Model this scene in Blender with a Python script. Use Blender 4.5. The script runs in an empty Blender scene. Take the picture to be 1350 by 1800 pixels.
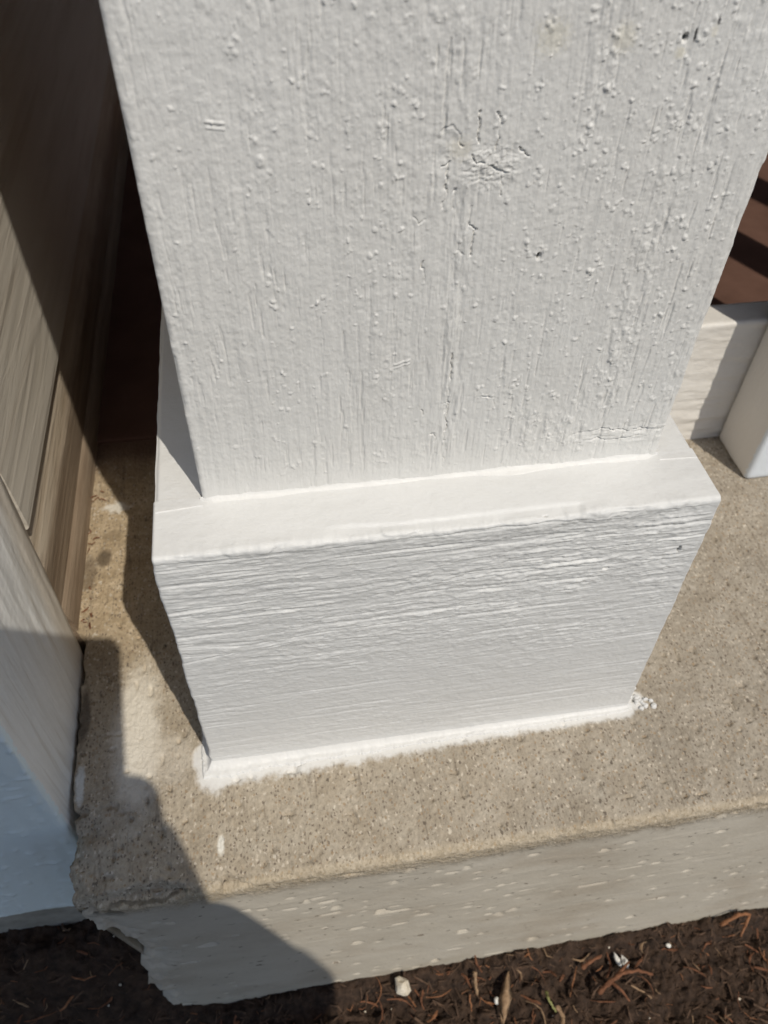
import bpy, bmesh, math, random
import numpy as np
from mathutils import Vector, Matrix

# ------------------------------------------------------------------ camera, sky, sun, exposure
S = 0.25                      # one unit of the layout below = plinth width = 0.25 m
SC = bpy.context.scene
COL = SC.collection
CAM = np.array([0.2185, -0.8703, 1.787])
CR = np.array([[0.98681627, 0.10385134, -0.1241312],
               [-0.16026872, 0.73381669, -0.66017195],
               [0.02252981, 0.67136276, 0.74078637]])
SUN = np.array([0.249, -0.537, 0.806]); SUN /= np.linalg.norm(SUN)

cd = bpy.data.cameras.new('camera')
cam = bpy.data.objects.new('camera', cd); COL.objects.link(cam)
cd.sensor_fit = 'HORIZONTAL'; cd.sensor_width = 36; cd.lens = 36 * 1426.84 / 1350
mw = Matrix([list(CR[i]) + [CAM[i] * S] for i in range(3)] + [[0, 0, 0, 1]])
cam.matrix_world = mw
cd.clip_start = 0.004; cd.clip_end = 500
cd.dof.use_dof = True; cd.dof.focus_distance = 1.36 * S; cd.dof.aperture_fstop = 22.0
SC.camera = cam

world = bpy.data.worlds.new('World'); SC.world = world; world.use_nodes = True
wn = world.node_tree.nodes; wl = world.node_tree.links; wn.clear()
sky = wn.new('ShaderNodeTexSky'); sky.sky_type = 'NISHITA'; sky.sun_disc = False
sky.sun_elevation = math.asin(SUN[2]); sky.sun_rotation = math.atan2(SUN[0], SUN[1])
bg = wn.new('ShaderNodeBackground'); bg.inputs['Strength'].default_value = 0.10
wo = wn.new('ShaderNodeOutputWorld')
wl.new(sky.outputs[0], bg.inputs[0]); wl.new(bg.outputs[0], wo.inputs[0])

sd = bpy.data.lights.new('sun', 'SUN'); sd.energy = 3.0; sd.angle = math.radians(0.55); sd.color = (1.0, 0.93, 0.81)
sun = bpy.data.objects.new('sun', sd); COL.objects.link(sun)
sun.rotation_euler = Vector(SUN).to_track_quat('Z', 'Y').to_euler()

vs = SC.view_settings
vs.view_transform = 'Standard'; vs.look = 'None'; vs.gamma = 1; vs.exposure = 0.0; vs.use_curve_mapping = False
SC.cycles.max_bounces = 8; SC.cycles.diffuse_bounces = 5

# ------------------------------------------------------------------ numpy helpers
RNG = np.random.default_rng(7)
random.seed(7)
TAB = RNG.random((256, 256)).astype(np.float64)

def vnoise(x, y, s=0):
    x = np.asarray(x, float) + s * 17.31; y = np.asarray(y, float) + s * 9.73
    xi = np.floor(x).astype(int); yi = np.floor(y).astype(int)
    fx = x - xi; fy = y - yi
    fx = fx * fx * fx * (fx * (fx * 6 - 15) + 10); fy = fy * fy * fy * (fy * (fy * 6 - 15) + 10)
    a = TAB[xi & 255, yi & 255]; b = TAB[(xi + 1) & 255, yi & 255]
    c = TAB[xi & 255, (yi + 1) & 255]; d = TAB[(xi + 1) & 255, (yi + 1) & 255]
    return (a + (b - a) * fx) * (1 - fy) + (c + (d - c) * fx) * fy

def fbm(x, y, o=4, s=0, g=0.5):
    t = 0; a = 1; n = 0
    for k in range(o):
        t = t + a * vnoise(x * 2 ** k, y * 2 ** k, s + k * 3); n += a; a *= g
    return t / n - 0.5

def sstep(a, b, x):
    t = np.clip((x - a) / (b - a), 0, 1); return t * t * (3 - 2 * t)

def grid_faces(nr, nc, wrap=False):
    r = np.arange(nr - 1)[:, None]; c = np.arange(nc if wrap else nc - 1)[None, :]
    c2 = (c + 1) % nc
    return np.stack([r * nc + c, r * nc + c2, (r + 1) * nc + c2, (r + 1) * nc + c], -1).reshape(-1, 4)

def mesh_arr(name, V, F, flip=False, smooth=True):
    V = np.asarray(V, float).reshape(-1, 3) * S; F = np.asarray(F, int)
    if flip: F = F[:, ::-1]
    me = bpy.data.meshes.new(name)
    me.vertices.add(len(V)); me.vertices.foreach_set('co', V.ravel())
    me.loops.add(F.size); me.loops.foreach_set('vertex_index', F.ravel().astype(np.int32))
    me.polygons.add(len(F)); me.polygons.foreach_set('loop_start', (np.arange(len(F)) * F.shape[1]).astype(np.int32))
    me.update(calc_edges=True)
    if smooth: me.polygons.foreach_set('use_smooth', np.ones(len(F), bool))
    me.validate(); return me

def link(name, me, mat=None, parent=None):
    o = bpy.data.objects.new(name, me); COL.objects.link(o)
    if mat is not None and me is not None and not len(me.materials): me.materials.append(mat)
    if parent is not None:
        o.parent = parent
        if me is not None: me.transform(Matrix.Translation(-parent.location))
    return o

def empty(name, loc, label, cat, group=None):
    o = bpy.data.objects.new(name, None); COL.objects.link(o)
    o.location = Vector(loc) * S; o.empty_display_size = 0.02
    return tag(o, label, cat, group)

def tag(o, label, cat, group=None):
    o['label'] = label; o['category'] = cat
    if group: o['group'] = group
    return o

def struct(o): o['kind'] = 'structure'; return o

def box_me(name, x0, x1, y0, y1, z0, z1, bev=0.0, seg=2):
    bm = bmesh.new()
    bmesh.ops.create_cube(bm, size=1)
    for v in bm.verts:
        v.co = Vector(((x0 + x1) / 2 + v.co.x * (x1 - x0), (y0 + y1) / 2 + v.co.y * (y1 - y0), (z0 + z1) / 2 + v.co.z * (z1 - z0))) * S
    if bev: bmesh.ops.bevel(bm, geom=list(bm.edges), offset=bev * S, segments=seg, profile=0.5, affect='EDGES')
    me = bpy.data.meshes.new(name); bm.to_mesh(me); bm.free()
    return me

def prism_y(name, prof, y0, y1, ny=2, jit=0.0):
    """closed profile of (x, z) extruded along y"""
    n = len(prof); ys = np.linspace(y0, y1, ny)
    V = []
    for y in ys:
        for (x, z) in prof: V.append((x, y, z))
    V = np.array(V)
    F = grid_faces(ny, n, wrap=True).tolist()
    bm = bmesh.new()
    vv = [bm.verts.new(v * S) for v in V]
    for f in F: bm.faces.new([vv[i] for i in f])
    bm.faces.new(vv[:n]); bm.faces.new(vv[-n:][::-1])
    bmesh.ops.recalc_face_normals(bm, faces=bm.faces)
    me = bpy.data.meshes.new(name); bm.to_mesh(me); bm.free(); return me

def tube_me(name, pts, radii, n=7, flat=1.0):
    P = [Vector(p) for p in pts]; V = []; radii = [float(r) for r in radii]
    for i, q in enumerate(P):
        t = (P[min(i + 1, len(P) - 1)] - P[max(i - 1, 0)]).normalized()
        a = t.orthogonal().normalized(); b = t.cross(a)
        if abs(t.z) < 0.9:
            b = Vector((0, 0, 1)); a = t.cross(b).normalized(); b = a.cross(t)
        for k in range(n):
            w = 2 * math.pi * k / n
            V.append(q + radii[i] * (a * math.cos(w) + b * math.sin(w) * flat))
    F = grid_faces(len(P), n, wrap=True).tolist()
    bm = bmesh.new(); vv = [bm.verts.new(v * S) for v in V]
    for f in F: bm.faces.new([vv[i] for i in f])
    bm.faces.new(vv[:n][::-1]); bm.faces.new(vv[-n:])
    for f in bm.faces: f.smooth = True
    bmesh.ops.recalc_face_normals(bm, faces=bm.faces)
    me = bpy.data.meshes.new(name); bm.to_mesh(me); bm.free(); return me

# ------------------------------------------------------------------ material helpers
class Mat:
    def __init__(s, name, rough=0.6, spec=0.5):
        s.m = bpy.data.materials.new(name); s.m.use_nodes = True
        s.n = s.m.node_tree.nodes; s.l = s.m.node_tree.links
        s.b = s.n['Principled BSDF']
        s.b.inputs['Roughness'].default_value = rough
        s.b.inputs['Specular IOR Level'].default_value = spec
        tc = s.n.new('ShaderNodeTexCoord')
        g = s.n.new('ShaderNodeNewGeometry')
        mp = s.n.new('ShaderNodeVectorMath'); mp.operation = 'SCALE'; mp.inputs['Scale'].default_value = 1 / S
        s.l.new(g.outputs['Position'], mp.inputs[0])     # world position in layout units: everything here stands still
        s.P = mp.outputs[0]; s.O = tc.outputs['Object']; s.geo = g
    def link(s, a, b): s.l.new(a, b)
    def scale(s, v, src=None):
        m = s.n.new('ShaderNodeVectorMath'); m.operation = 'MULTIPLY'; m.inputs[1].default_value = v
        s.l.new(src or s.P, m.inputs[0]); return m.outputs[0]
    def noise(s, v, detail=4, rough=0.55, dist=0.0, src=None):
        t = s.n.new('ShaderNodeTexNoise'); t.inputs['Scale'].default_value = 1
        t.inputs['Detail'].default_value = detail; t.inputs['Roughness'].default_value = rough
        t.inputs['Distortion'].default_value = dist
        s.l.new(s.scale(v, src), t.inputs['Vector']); return t.outputs['Fac']
    def voro(s, v, feat='F1', out='Distance', rnd=1.0):
        t = s.n.new('ShaderNodeTexVoronoi'); t.feature = feat; t.inputs['Scale'].default_value = 1
        t.inputs['Randomness'].default_value = rnd
        s.l.new(s.scale(v), t.inputs['Vector']); return t.outputs[out]
    def ramp(s, f, stops):
        r = s.n.new('ShaderNodeValToRGB'); e = r.color_ramp.elements
        while len(e) < len(stops): e.new(0.5)
        for q, (p, c) in zip(e, stops):
            q.position = p; q.color = (c, c, c, 1) if not isinstance(c, tuple) else (*c, 1)
        s.l.new(f, r.inputs['Fac']); return r.outputs['Color']
    def mix(s, f, a, b, mode='MIX'):
        m = s.n.new('ShaderNodeMix'); m.data_type = 'RGBA'; m.blend_type = mode
        for sock, v in ((m.inputs['Factor'], f), (m.inputs['A'], a), (m.inputs['B'], b)):
            if isinstance(v, (int, float)): sock.default_value = v if sock.type == 'VALUE' else (v, v, v, 1)
            elif isinstance(v, tuple): sock.default_value = (*v, 1)
            else: s.l.new(v, sock)
        return m.outputs['Result']
    def math(s, op, a, b=0.0, clamp=False):
        m = s.n.new('ShaderNodeMath'); m.operation = op; m.use_clamp = clamp
        for i, v in enumerate((a, b)):
            if isinstance(v, (int, float)): m.inputs[i].default_value = v
            else: s.l.new(v, m.inputs[i])
        return m.outputs[0]
    def xyz(s):
        q = s.n.new('ShaderNodeSeparateXYZ'); s.l.new(s.P, q.inputs[0]); return q.outputs
    def smooth(s, x, a, b):
        m = s.n.new('ShaderNodeMapRange'); m.interpolation_type = 'SMOOTHSTEP'
        m.inputs['From Min'].default_value = a; m.inputs['From Max'].default_value = b
        s.l.new(x, m.inputs['Value']); return m.outputs['Result']
    def color(s, c):
        if isinstance(c, tuple): s.b.inputs['Base Color'].default_value = (*c, 1)
        else: s.l.new(c, s.b.inputs['Base Color'])
        return s
    def bump(s, h, dist, strength=1.0, prev=None):
        b = s.n.new('ShaderNodeBump'); b.inputs['Distance'].default_value = dist * S; b.inputs['Strength'].default_value = strength
        s.l.new(h, b.inputs['Height'])
        if prev is not None: s.l.new(prev, b.inputs['Normal'])
        s.l.new(b.outputs[0], s.b.inputs['Normal']); return b.outputs[0]
    def blob(s, x, y, rx, ry, axes=(0, 1)):
        q = s.xyz()
        dx = s.math('DIVIDE', s.math('SUBTRACT', q[axes[0]], x), rx); dy = s.math('DIVIDE', s.math('SUBTRACT', q[axes[1]], y), ry)
        d = s.math('SQRT', s.math('ADD', s.math('MULTIPLY', dx, dx), s.math('MULTIPLY', dy, dy)))
        return s.math('SUBTRACT', 1.0, d)          # 1 in the middle, 0 on the rim

def paint(name, base=(0.79, 0.78, 0.755), tint=(0.70, 0.685, 0.64), fine=(220, 220, 220), amt=0.0012, rough=0.5):
    m = Mat(name, rough, 0.35)
    n = m.noise((3.2, 3.2, 3.2), 5, 0.6)
    c = m.mix(m.ramp(n, [(0.35, 0.0), (0.75, 1.0)]), base, tint)
    n2 = m.noise((40, 40, 40), 3)
    c = m.mix(m.math('MULTIPLY', m.ramp(n2, [(0.55, 0.0), (0.8, 1.0)]), 0.25), c, tuple(v * 0.86 for v in tint))
    m.color(c)
    b = m.bump(m.noise(fine, 4, 0.6), amt, 0.8)
    m.bump(m.noise((28, 28, 28), 3), 0.004, 0.5, b)
    m.link(m.ramp(m.noise((60, 60, 60), 3), [(0.3, rough - 0.1), (0.7, rough + 0.15)]), m.b.inputs['Roughness'])
    return m

# paint of the shaft: vertical brush streaks, faint grime in the grain, dark pin holes
M_SHAFT = paint('white_paint_on_shaft', (0.715, 0.71, 0.69), (0.665, 0.655, 0.63), (260, 260, 60), 0.0007)
def add_marks(mt, base_sock, marks, axes):
    c = base_sock
    for (x, y, rx, ry, col) in marks:
        b = mt.blob(x, y, rx, ry, axes)
        nz = mt.math('ADD', b, mt.math('MULTIPLY', mt.math('SUBTRACT', mt.noise((300, 300, 300), 2), 0.5), 1.2))
        c = mt.mix(mt.math('MULTIPLY', mt.smooth(nz, 0.05, 0.75), 0.95 if max(col) < 0.3 else 0.6), c, col)
    return c
def base_of(mt): return mt.b.inputs['Base Color'].links[0].from_socket
M_SHAFT.color(add_marks(M_SHAFT, base_of(M_SHAFT), [
    (0.616, 1.182, 0.004, 0.007, (0.02, 0.02, 0.018)), (0.750, 1.459, 0.006, 0.005, (0.04, 0.045, 0.05)),
    (0.748, 1.443, 0.011, 0.010, (0.70, 0.66, 0.54)), (0.762, 1.462, 0.0022, 0.012, (0.06, 0.06, 0.06)),
    (0.787, 1.477, 0.003, 0.008, (0.08, 0.08, 0.085)), (0.785, 1.465, 0.006, 0.010, (0.80, 0.76, 0.66)),
    (0.487, 1.340, 0.022, 0.022, (0.74, 0.705, 0.62)), (0.585, 1.465, 0.03, 0.03, (0.70, 0.67, 0.575)), (0.673, 1.462, 0.022, 0.025, (0.70, 0.67, 0.58))], (0, 2)))
M_PLINTH = paint('white_paint_on_plinth', (0.69, 0.69, 0.68), (0.65, 0.65, 0.64), (50, 200, 260), 0.0008)
M_PLINTH.color(add_marks(M_PLINTH, base_of(M_PLINTH), [
    (0.950, 0.618, 0.004, 0.012, (0.03, 0.03, 0.03)), (0.813, 0.586, 0.006, 0.004, (0.03, 0.03, 0.03)),
    (0.808, 0.578, 0.02, 0.008, (0.82, 0.81, 0.78))], (0, 2)))
M_TRIM = paint('white_paint_on_trim', (0.73, 0.71, 0.675), (0.66, 0.63, 0.585), (60, 200, 200), 0.0016)
M_CAULK = paint('white_caulk', (0.71, 0.705, 0.69), (0.67, 0.665, 0.645), (120, 120, 120), 0.001, 0.5)

def corner_mat():
    m = Mat('white_paint_on_corner', 0.5, 0.35)
    q = m.xyz()
    n = m.noise((5, 5, 5), 4)
    old = m.mix(n, (0.80, 0.785, 0.745), (0.85, 0.84, 0.81))
    streak = m.noise((8, 60, 3), 4)
    old = m.mix(m.math('MULTIPLY', m.smooth(streak, 0.5, 0.75), 0.5), old, (0.52, 0.47, 0.40))
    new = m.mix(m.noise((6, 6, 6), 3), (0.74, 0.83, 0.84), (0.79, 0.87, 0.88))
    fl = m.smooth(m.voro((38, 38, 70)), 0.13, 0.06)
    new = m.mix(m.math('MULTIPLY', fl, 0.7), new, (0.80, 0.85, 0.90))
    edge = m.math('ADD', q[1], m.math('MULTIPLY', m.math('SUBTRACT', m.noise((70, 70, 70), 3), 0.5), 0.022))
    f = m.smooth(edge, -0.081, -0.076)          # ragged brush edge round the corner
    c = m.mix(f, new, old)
    # bare, weathered wood tint towards the rear edge; darker tone on the bevel
    r = m.math('ADD', q[1], m.math('MULTIPLY', m.math('SUBTRACT', m.noise((40, 40, 6), 3), 0.5), 0.07))
    c = m.mix(m.math('MULTIPLY', m.smooth(r, 0.24, 0.33), 0.8), c, (0.60, 0.53, 0.44))
    c = m.mix(m.math('MULTIPLY', m.smooth(r, 0.352, 0.37), 0.7), c, (0.40, 0.35, 0.29))
    m.color(c)
    b = m.bump(m.noise((25, 90, 30), 3), 0.0012, 0.7)
    m.bump(m.voro((38, 38, 70)), 0.002, 0.25, b)
    return m.m
M_CORNER = corner_mat()

def siding_mat():
    m = Mat('weathered_beige_siding', 0.65, 0.3)
    g = m.noise((12, 1.6, 18), 3, 0.5, 0.8)
    c = m.ramp(g, [(0.30, (0.54, 0.495, 0.425)), (0.46, (0.575, 0.53, 0.46)), (0.7, (0.61, 0.565, 0.495))])
    w = m.noise((40, 1.3, 22), 3, 0.5, 0.3)
    c = m.mix(m.math('MULTIPLY', m.smooth(w, 0.56, 0.64), 0.25), c, (0.40, 0.34, 0.27))
    m.color(c); m.bump(g, 0.010, 0.6); return m.m
M_SIDING = siding_mat()

def skirt_mat():
    m = Mat('weathered_brown_skirting', 0.6, 0.3); q = m.xyz()
    g = m.noise((40, 3, 40), 5, 0.6)
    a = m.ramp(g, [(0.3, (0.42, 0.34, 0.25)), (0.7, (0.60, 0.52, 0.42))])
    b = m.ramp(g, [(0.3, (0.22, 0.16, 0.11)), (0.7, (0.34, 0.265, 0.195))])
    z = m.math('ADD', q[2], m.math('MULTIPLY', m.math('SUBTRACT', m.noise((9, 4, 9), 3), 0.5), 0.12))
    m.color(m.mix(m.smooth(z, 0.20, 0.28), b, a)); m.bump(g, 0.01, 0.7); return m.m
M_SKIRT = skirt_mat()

def concrete(name, front=False):
    m = Mat(name, 0.85, 0.25); q = m.xyz()
    big = m.noise((2.1, 2.1, 2.1), 5, 0.6)
    mid = m.noise((13, 13, 13), 5, 0.65)
    fine = m.noise((110, 75, 110), 4, 0.7)
    c = m.ramp(mid, [(0.28, (0.335, 0.276, 0.200)), (0.52, (0.41, 0.35, 0.268)), (0.78, (0.475, 0.42, 0.335))])
    # greyer towards the open right, golden near the wall
    gx = m.smooth(m.math('ADD', q[0], m.math('MULTIPLY', big, 0.8)), 0.2, 1.7)
    c = m.mix(m.math('MULTIPLY', gx, 0.55), c, m.ramp(mid, [(0.28, (0.29, 0.255, 0.21)), (0.52, (0.355, 0.318, 0.268)), (0.78, (0.43, 0.395, 0.345))]))
    gold = m.math('MULTIPLY', m.smooth(q[0], -0.02, -0.22), m.smooth(q[1], 0.1, 0.5))
    c = m.mix(m.math('MULTIPLY', gold, 0.75), c, m.ramp(mid, [(0.25, (0.33, 0.245, 0.145)), (0.55, (0.47, 0.365, 0.235)), (0.8, (0.56, 0.46, 0.33))]))
    blot = m.ramp(m.noise((4.5, 4.5, 4.5), 6, 0.68), [(0.32, 0.84), (0.5, 0.99), (0.68, 1.06)])
    c = m.mix(1.0, c, blot, 'MULTIPLY')
    sand = m.ramp(fine, [(0.30, 0.76), (0.5, 1.04), (0.72, 1.26)])
    c = m.mix(0.85, c, sand, 'MULTIPLY')
    # exposed grains: dark and pale specks of several sizes
    for k, (sc, r0, r1, col, pick) in enumerate([(62, .31, .20, (0.13, 0.105, 0.08), 0.89), (95, .36, .26, (0.60, 0.53, 0.43), 0.68), (125, .40, .28, (0.18, 0.145, 0.11), 0.60), (50, .28, .18, (0.64, 0.58, 0.48), 0.92), (110, .38, .26, (0.34, 0.25, 0.16), 0.72)]):
        t = m.n.new('ShaderNodeTexVoronoi'); t.inputs['Scale'].default_value = 1
        sh = m.n.new('ShaderNodeVectorMath'); sh.operation = 'ADD'; sh.inputs[1].default_value = (3.7 * k, 1.9 * k, 0)
        m.link(m.scale((sc * 1.15, sc * 0.85, sc)), sh.inputs[0])
        wob = m.n.new('ShaderNodeTexNoise'); wob.inputs['Scale'].default_value = 1.6; wob.inputs['Detail'].default_value = 2
        m.link(sh.outputs[0], wob.inputs['Vector'])
        wsc = m.n.new('ShaderNodeVectorMath'); wsc.operation = 'SCALE'; wsc.inputs['Scale'].default_value = 1.1; m.link(wob.outputs['Color'], wsc.inputs[0])
        sh2 = m.n.new('ShaderNodeVectorMath'); sh2.operation = 'ADD'; m.link(sh.outputs[0], sh2.inputs[0]); m.link(wsc.outputs[0], sh2.inputs[1]); m.link(sh2.outputs[0], t.inputs['Vector'])
        sep = m.n.new('ShaderNodeSeparateColor'); m.link(t.outputs['Color'], sep.inputs[0])
        msk = m.math('MULTIPLY', m.smooth(t.outputs['Distance'], r0, r1), m.smooth(sep.outputs[0], pick, pick + 0.04))
        fade = m.math('MULTIPLY', msk, 0.85 if not front else 0.5)
        c = m.mix(fade, c, col)
    # broom strokes running away from the edge: short dark scratches
    br = m.noise((95, 7, 60), 3, 0.5)
    c = m.mix(m.math('MULTIPLY', m.smooth(br, 0.60, 0.72), 0.45), c, (0.17, 0.14, 0.105))
    # chalky white bloom left of the post, dark spots near the wall
    def stain(c, x, y, rx, ry, col, a, edge=0.9, sc=14):
        f = m.math('ADD', m.blob(x, y, rx, ry), m.math('MULTIPLY', m.math('SUBTRACT', m.noise((sc, sc, sc), 5, 0.65), 0.5), edge))
        return m.mix(m.math('MULTIPLY', m.smooth(f, 0.15, 0.62), a), c, col)
    c = stain(c, -0.175, 0.10, 0.085, 0.30, (0.70, 0.65, 0.56), 0.92)
    c = stain(c, -0.10, 0.03, 0.10, 0.12, (0.60, 0.54, 0.45), 0.5, 1.2)
    c = stain(c, -0.262, 0.85, 0.055, 0.035, (0.74, 0.71, 0.64), 0.8, 1.9, 50)
    c = stain(c, -0.285, 0.66, 0.035, 0.05, (0.12, 0.09, 0.06), 0.85, 0.8)
    c = stain(c, -0.325, 0.62, 0.03, 0.10, (0.16, 0.12, 0.08), 0.7, 1.0)
    c = stain(c, -0.27, 0.74, 0.05, 0.03, (0.25, 0.19, 0.12), 0.6, 1.0)
    c = stain(c, 0.014, -0.188, 0.012, 0.034, (0.78, 0.75, 0.67), 0.95, 1.3, 45)
    c = stain(c, -0.297, 0.0, 0.016, 0.07, (0.74, 0.76, 0.74), 0.9, 1.3, 30)
    c = stain(c, -0.30, 0.16, 0.022, 0.11, (0.12, 0.10, 0.08), 0.8, 1.0)
    # open crack along the broken corner, its inner shade put into the colour
    cy = m.math('ADD', q[1], m.math('ADD', m.math('MULTIPLY', m.math('SUBTRACT', m.noise((16, 16, 16), 4, 0.6), 0.5), 0.05), 0.266))
    ck = m.math('MULTIPLY', m.smooth(m.math('ABSOLUTE', cy), 0.0065, 0.002), m.math('MULTIPLY', m.smooth(q[0], 0.01, -0.05), m.smooth(m.noise((18, 18, 18), 2), 0.36, 0.46)))
    c = m.mix(m.math('MULTIPLY', ck, 0.9), c, (0.045, 0.038, 0.03))
    # paint dragged off the plinth foot onto the slab, feathering out over the grains
    nz = m.math('ADD', m.math('MULTIPLY', m.math('SUBTRACT', m.noise((26, 26, 26), 5, 0.65), 0.5), 1.0), m.math('MULTIPLY', m.math('SUBTRACT', fine, 0.5), 0.6))
    wv = m.math('SUBTRACT', 0.070, m.math('MULTIPLY', m.smooth(q[0], 0.0, 0.9), 0.030))
    inx = m.math('MULTIPLY', m.smooth(q[0], -0.03, 0.0), m.smooth(q[0], 1.035, 1.0))
    ff = m.math('MULTIPLY', inx, m.math('SUBTRACT', 1.0, m.math('DIVIDE', m.math('MULTIPLY', q[1], -1.0), wv)))
    pm = m.math('MULTIPLY', m.smooth(m.math('ADD', ff, m.math('MULTIPLY', nz, 0.75)), 0.10, 0.50), 0.94)
    c = m.mix(pm, c, (0.71, 0.70, 0.675))
    for (bx, by, brx, bry) in [(0.005, -0.022, 0.055, 0.062), (-0.022, 0.02, 0.030, 0.055), (1.03, 0.015, 0.035, 0.035)]:
        fb = m.math('ADD', m.blob(bx, by, brx, bry), m.math('MULTIPLY', nz, 0.7))
        p2 = m.math('MULTIPLY', m.smooth(fb, 0.08, 0.50), 0.94); pm = m.math('MAXIMUM', pm, p2)
        c = m.mix(p2, c, (0.71, 0.70, 0.675))
    # brown floor paint blended over the slab's back, standing in for deepening shade
    fy = m.math('ADD', q[1], m.math('MULTIPLY', m.math('SUBTRACT', m.noise((9, 9, 9), 5, 0.65), 0.5), 0.22))
    c = m.mix(m.math('MULTIPLY', m.smooth(fy, 0.93, 1.13), 0.95), c, (0.125, 0.075, 0.052))
    # the cast front face: smooth grey skin with streaks along the form board
    nm = m.n.new('ShaderNodeSeparateXYZ'); m.link(m.geo.outputs['Position'], nm.inputs[0])
    skin_n = m.noise((4, 4, 7), 6, 0.62)
    skin = m.ramp(skin_n, [(0.25, (0.45, 0.405, 0.335)), (0.5, (0.51, 0.465, 0.39)), (0.75, (0.56, 0.515, 0.44))])
    skin = m.mix(m.math('MULTIPLY', m.smooth(m.noise((8, 8, 20), 4), 0.70, 0.80), 0.2), skin, (0.62, 0.57, 0.48))
    skin = m.mix(m.math('MULTIPLY', m.smooth(m.noise((34, 34, 58), 3), 0.665, 0.72), 0.8), skin, (0.13, 0.105, 0.08))
    skin = m.mix(m.math('MULTIPLY', m.smooth(m.noise((3, 3, 5), 5), 0.48, 0.66), 0.45), skin, (0.36, 0.30, 0.23))
    skin = m.mix(m.math('MULTIPLY', m.smooth(m.math('ADD', q[2], m.math('MULTIPLY', m.noise((5, 5, 5), 4), 0.25)), -0.72, -0.93), 0.5), skin, (0.50, 0.46, 0.36))
    skin = m.mix(0.14, skin, sand, 'MULTIPLY')
    fz = m.math('ADD', q[2], m.math('MULTIPLY', m.math('SUBTRACT', m.noise((14, 14, 14), 4), 0.5), 0.09))
    isf = m.smooth(fz, -0.035, -0.09)
    rim = m.math('MULTIPLY', m.smooth(fz, -0.075, -0.02), m.smooth(q[1], -0.252, -0.270))
    c = m.mix(m.math('MULTIPLY', rim, 0.4), c, m.ramp(fine, [(0.3, (0.40, 0.31, 0.19)), (0.7, (0.66, 0.56, 0.41))]))
    c = m.mix(isf, c, skin)
    m.color(c)
    h = m.math('ADD', fine, m.math('MULTIPLY', m.voro((75, 62, 75)), 0.35))
    h = m.math('ADD', h, m.math('MULTIPLY', br, -0.5))
    h = m.math('MULTIPLY', h, m.math('SUBTRACT', 1.0, m.math('MULTIPLY', isf, 0.88)))
    h = m.math('MULTIPLY', h, m.math('SUBTRACT', 1.0, m.math('MULTIPLY', pm, 0.8)))
    b = m.bump(h, 0.006, 0.85)
    m.bump(mid, 0.005, 0.35, b)
    return m.m
M_CONC = concrete('rough_concrete')

def simple(name, lo, hi, sc=(20, 20, 20), rough=0.8, amt=0.01, spec=0.3, detail=5, src=None):
    m = Mat(name, rough, spec); n = m.noise(sc, detail, 0.6)
    m.color(m.ramp(n, [(0.3, lo), (0.72, hi)])); m.bump(n, amt, 0.8); return m.m
M_FOUND = simple('grey_foundation', (0.24, 0.23, 0.20), (0.38, 0.36, 0.32), (18, 18, 18))
M_FLOOR = simple('red_brown_floor_paint', (0.100, 0.054, 0.040), (0.145, 0.080, 0.060), (6, 6, 6), 0.6, 0.004)
M_SOIL = simple('dark_damp_soil', (0.016, 0.010, 0.007), (0.078, 0.048, 0.032), (34, 34, 34), 0.95, 0.03)
M_GROUND = simple('garden_ground', (0.03, 0.03, 0.018), (0.07, 0.065, 0.04), (3, 3, 3), 0.95, 0.02)
M_BACK = simple('brown_back_wall', (0.10, 0.075, 0.055), (0.15, 0.11, 0.08), (4, 4, 20), 0.7, 0.01)
M_CEIL = simple('porch_ceiling_wood', (0.16, 0.12, 0.09), (0.22, 0.17, 0.13), (3, 12, 3), 0.7, 0.01)
M_BARK = [simple('bark_chip_%s' % n, a, b, (60, 60, 60), 0.85, 0.01) for n, a, b in (
    ('red', (0.10, 0.042, 0.022), (0.26, 0.115, 0.06)), ('tan', (0.20, 0.125, 0.07), (0.40, 0.27, 0.165)), ('brown', (0.055, 0.034, 0.022), (0.14, 0.085, 0.055)), ('orange', (0.17, 0.07, 0.03), (0.36, 0.17, 0.085)))]
M_PEBBLE = simple('pale_pebble', (0.58, 0.50, 0.38), (0.80, 0.74, 0.63), (30, 30, 30), 0.6, 0.01)
M_WHITE = simple('white_pebble', (0.70, 0.68, 0.62), (0.85, 0.83, 0.78), (30, 30, 30), 0.6, 0.01)
M_GREEN = simple('green_sprig', (0.16, 0.17, 0.06), (0.27, 0.26, 0.10), (30, 30, 30), 0.7, 0.005)

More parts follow.
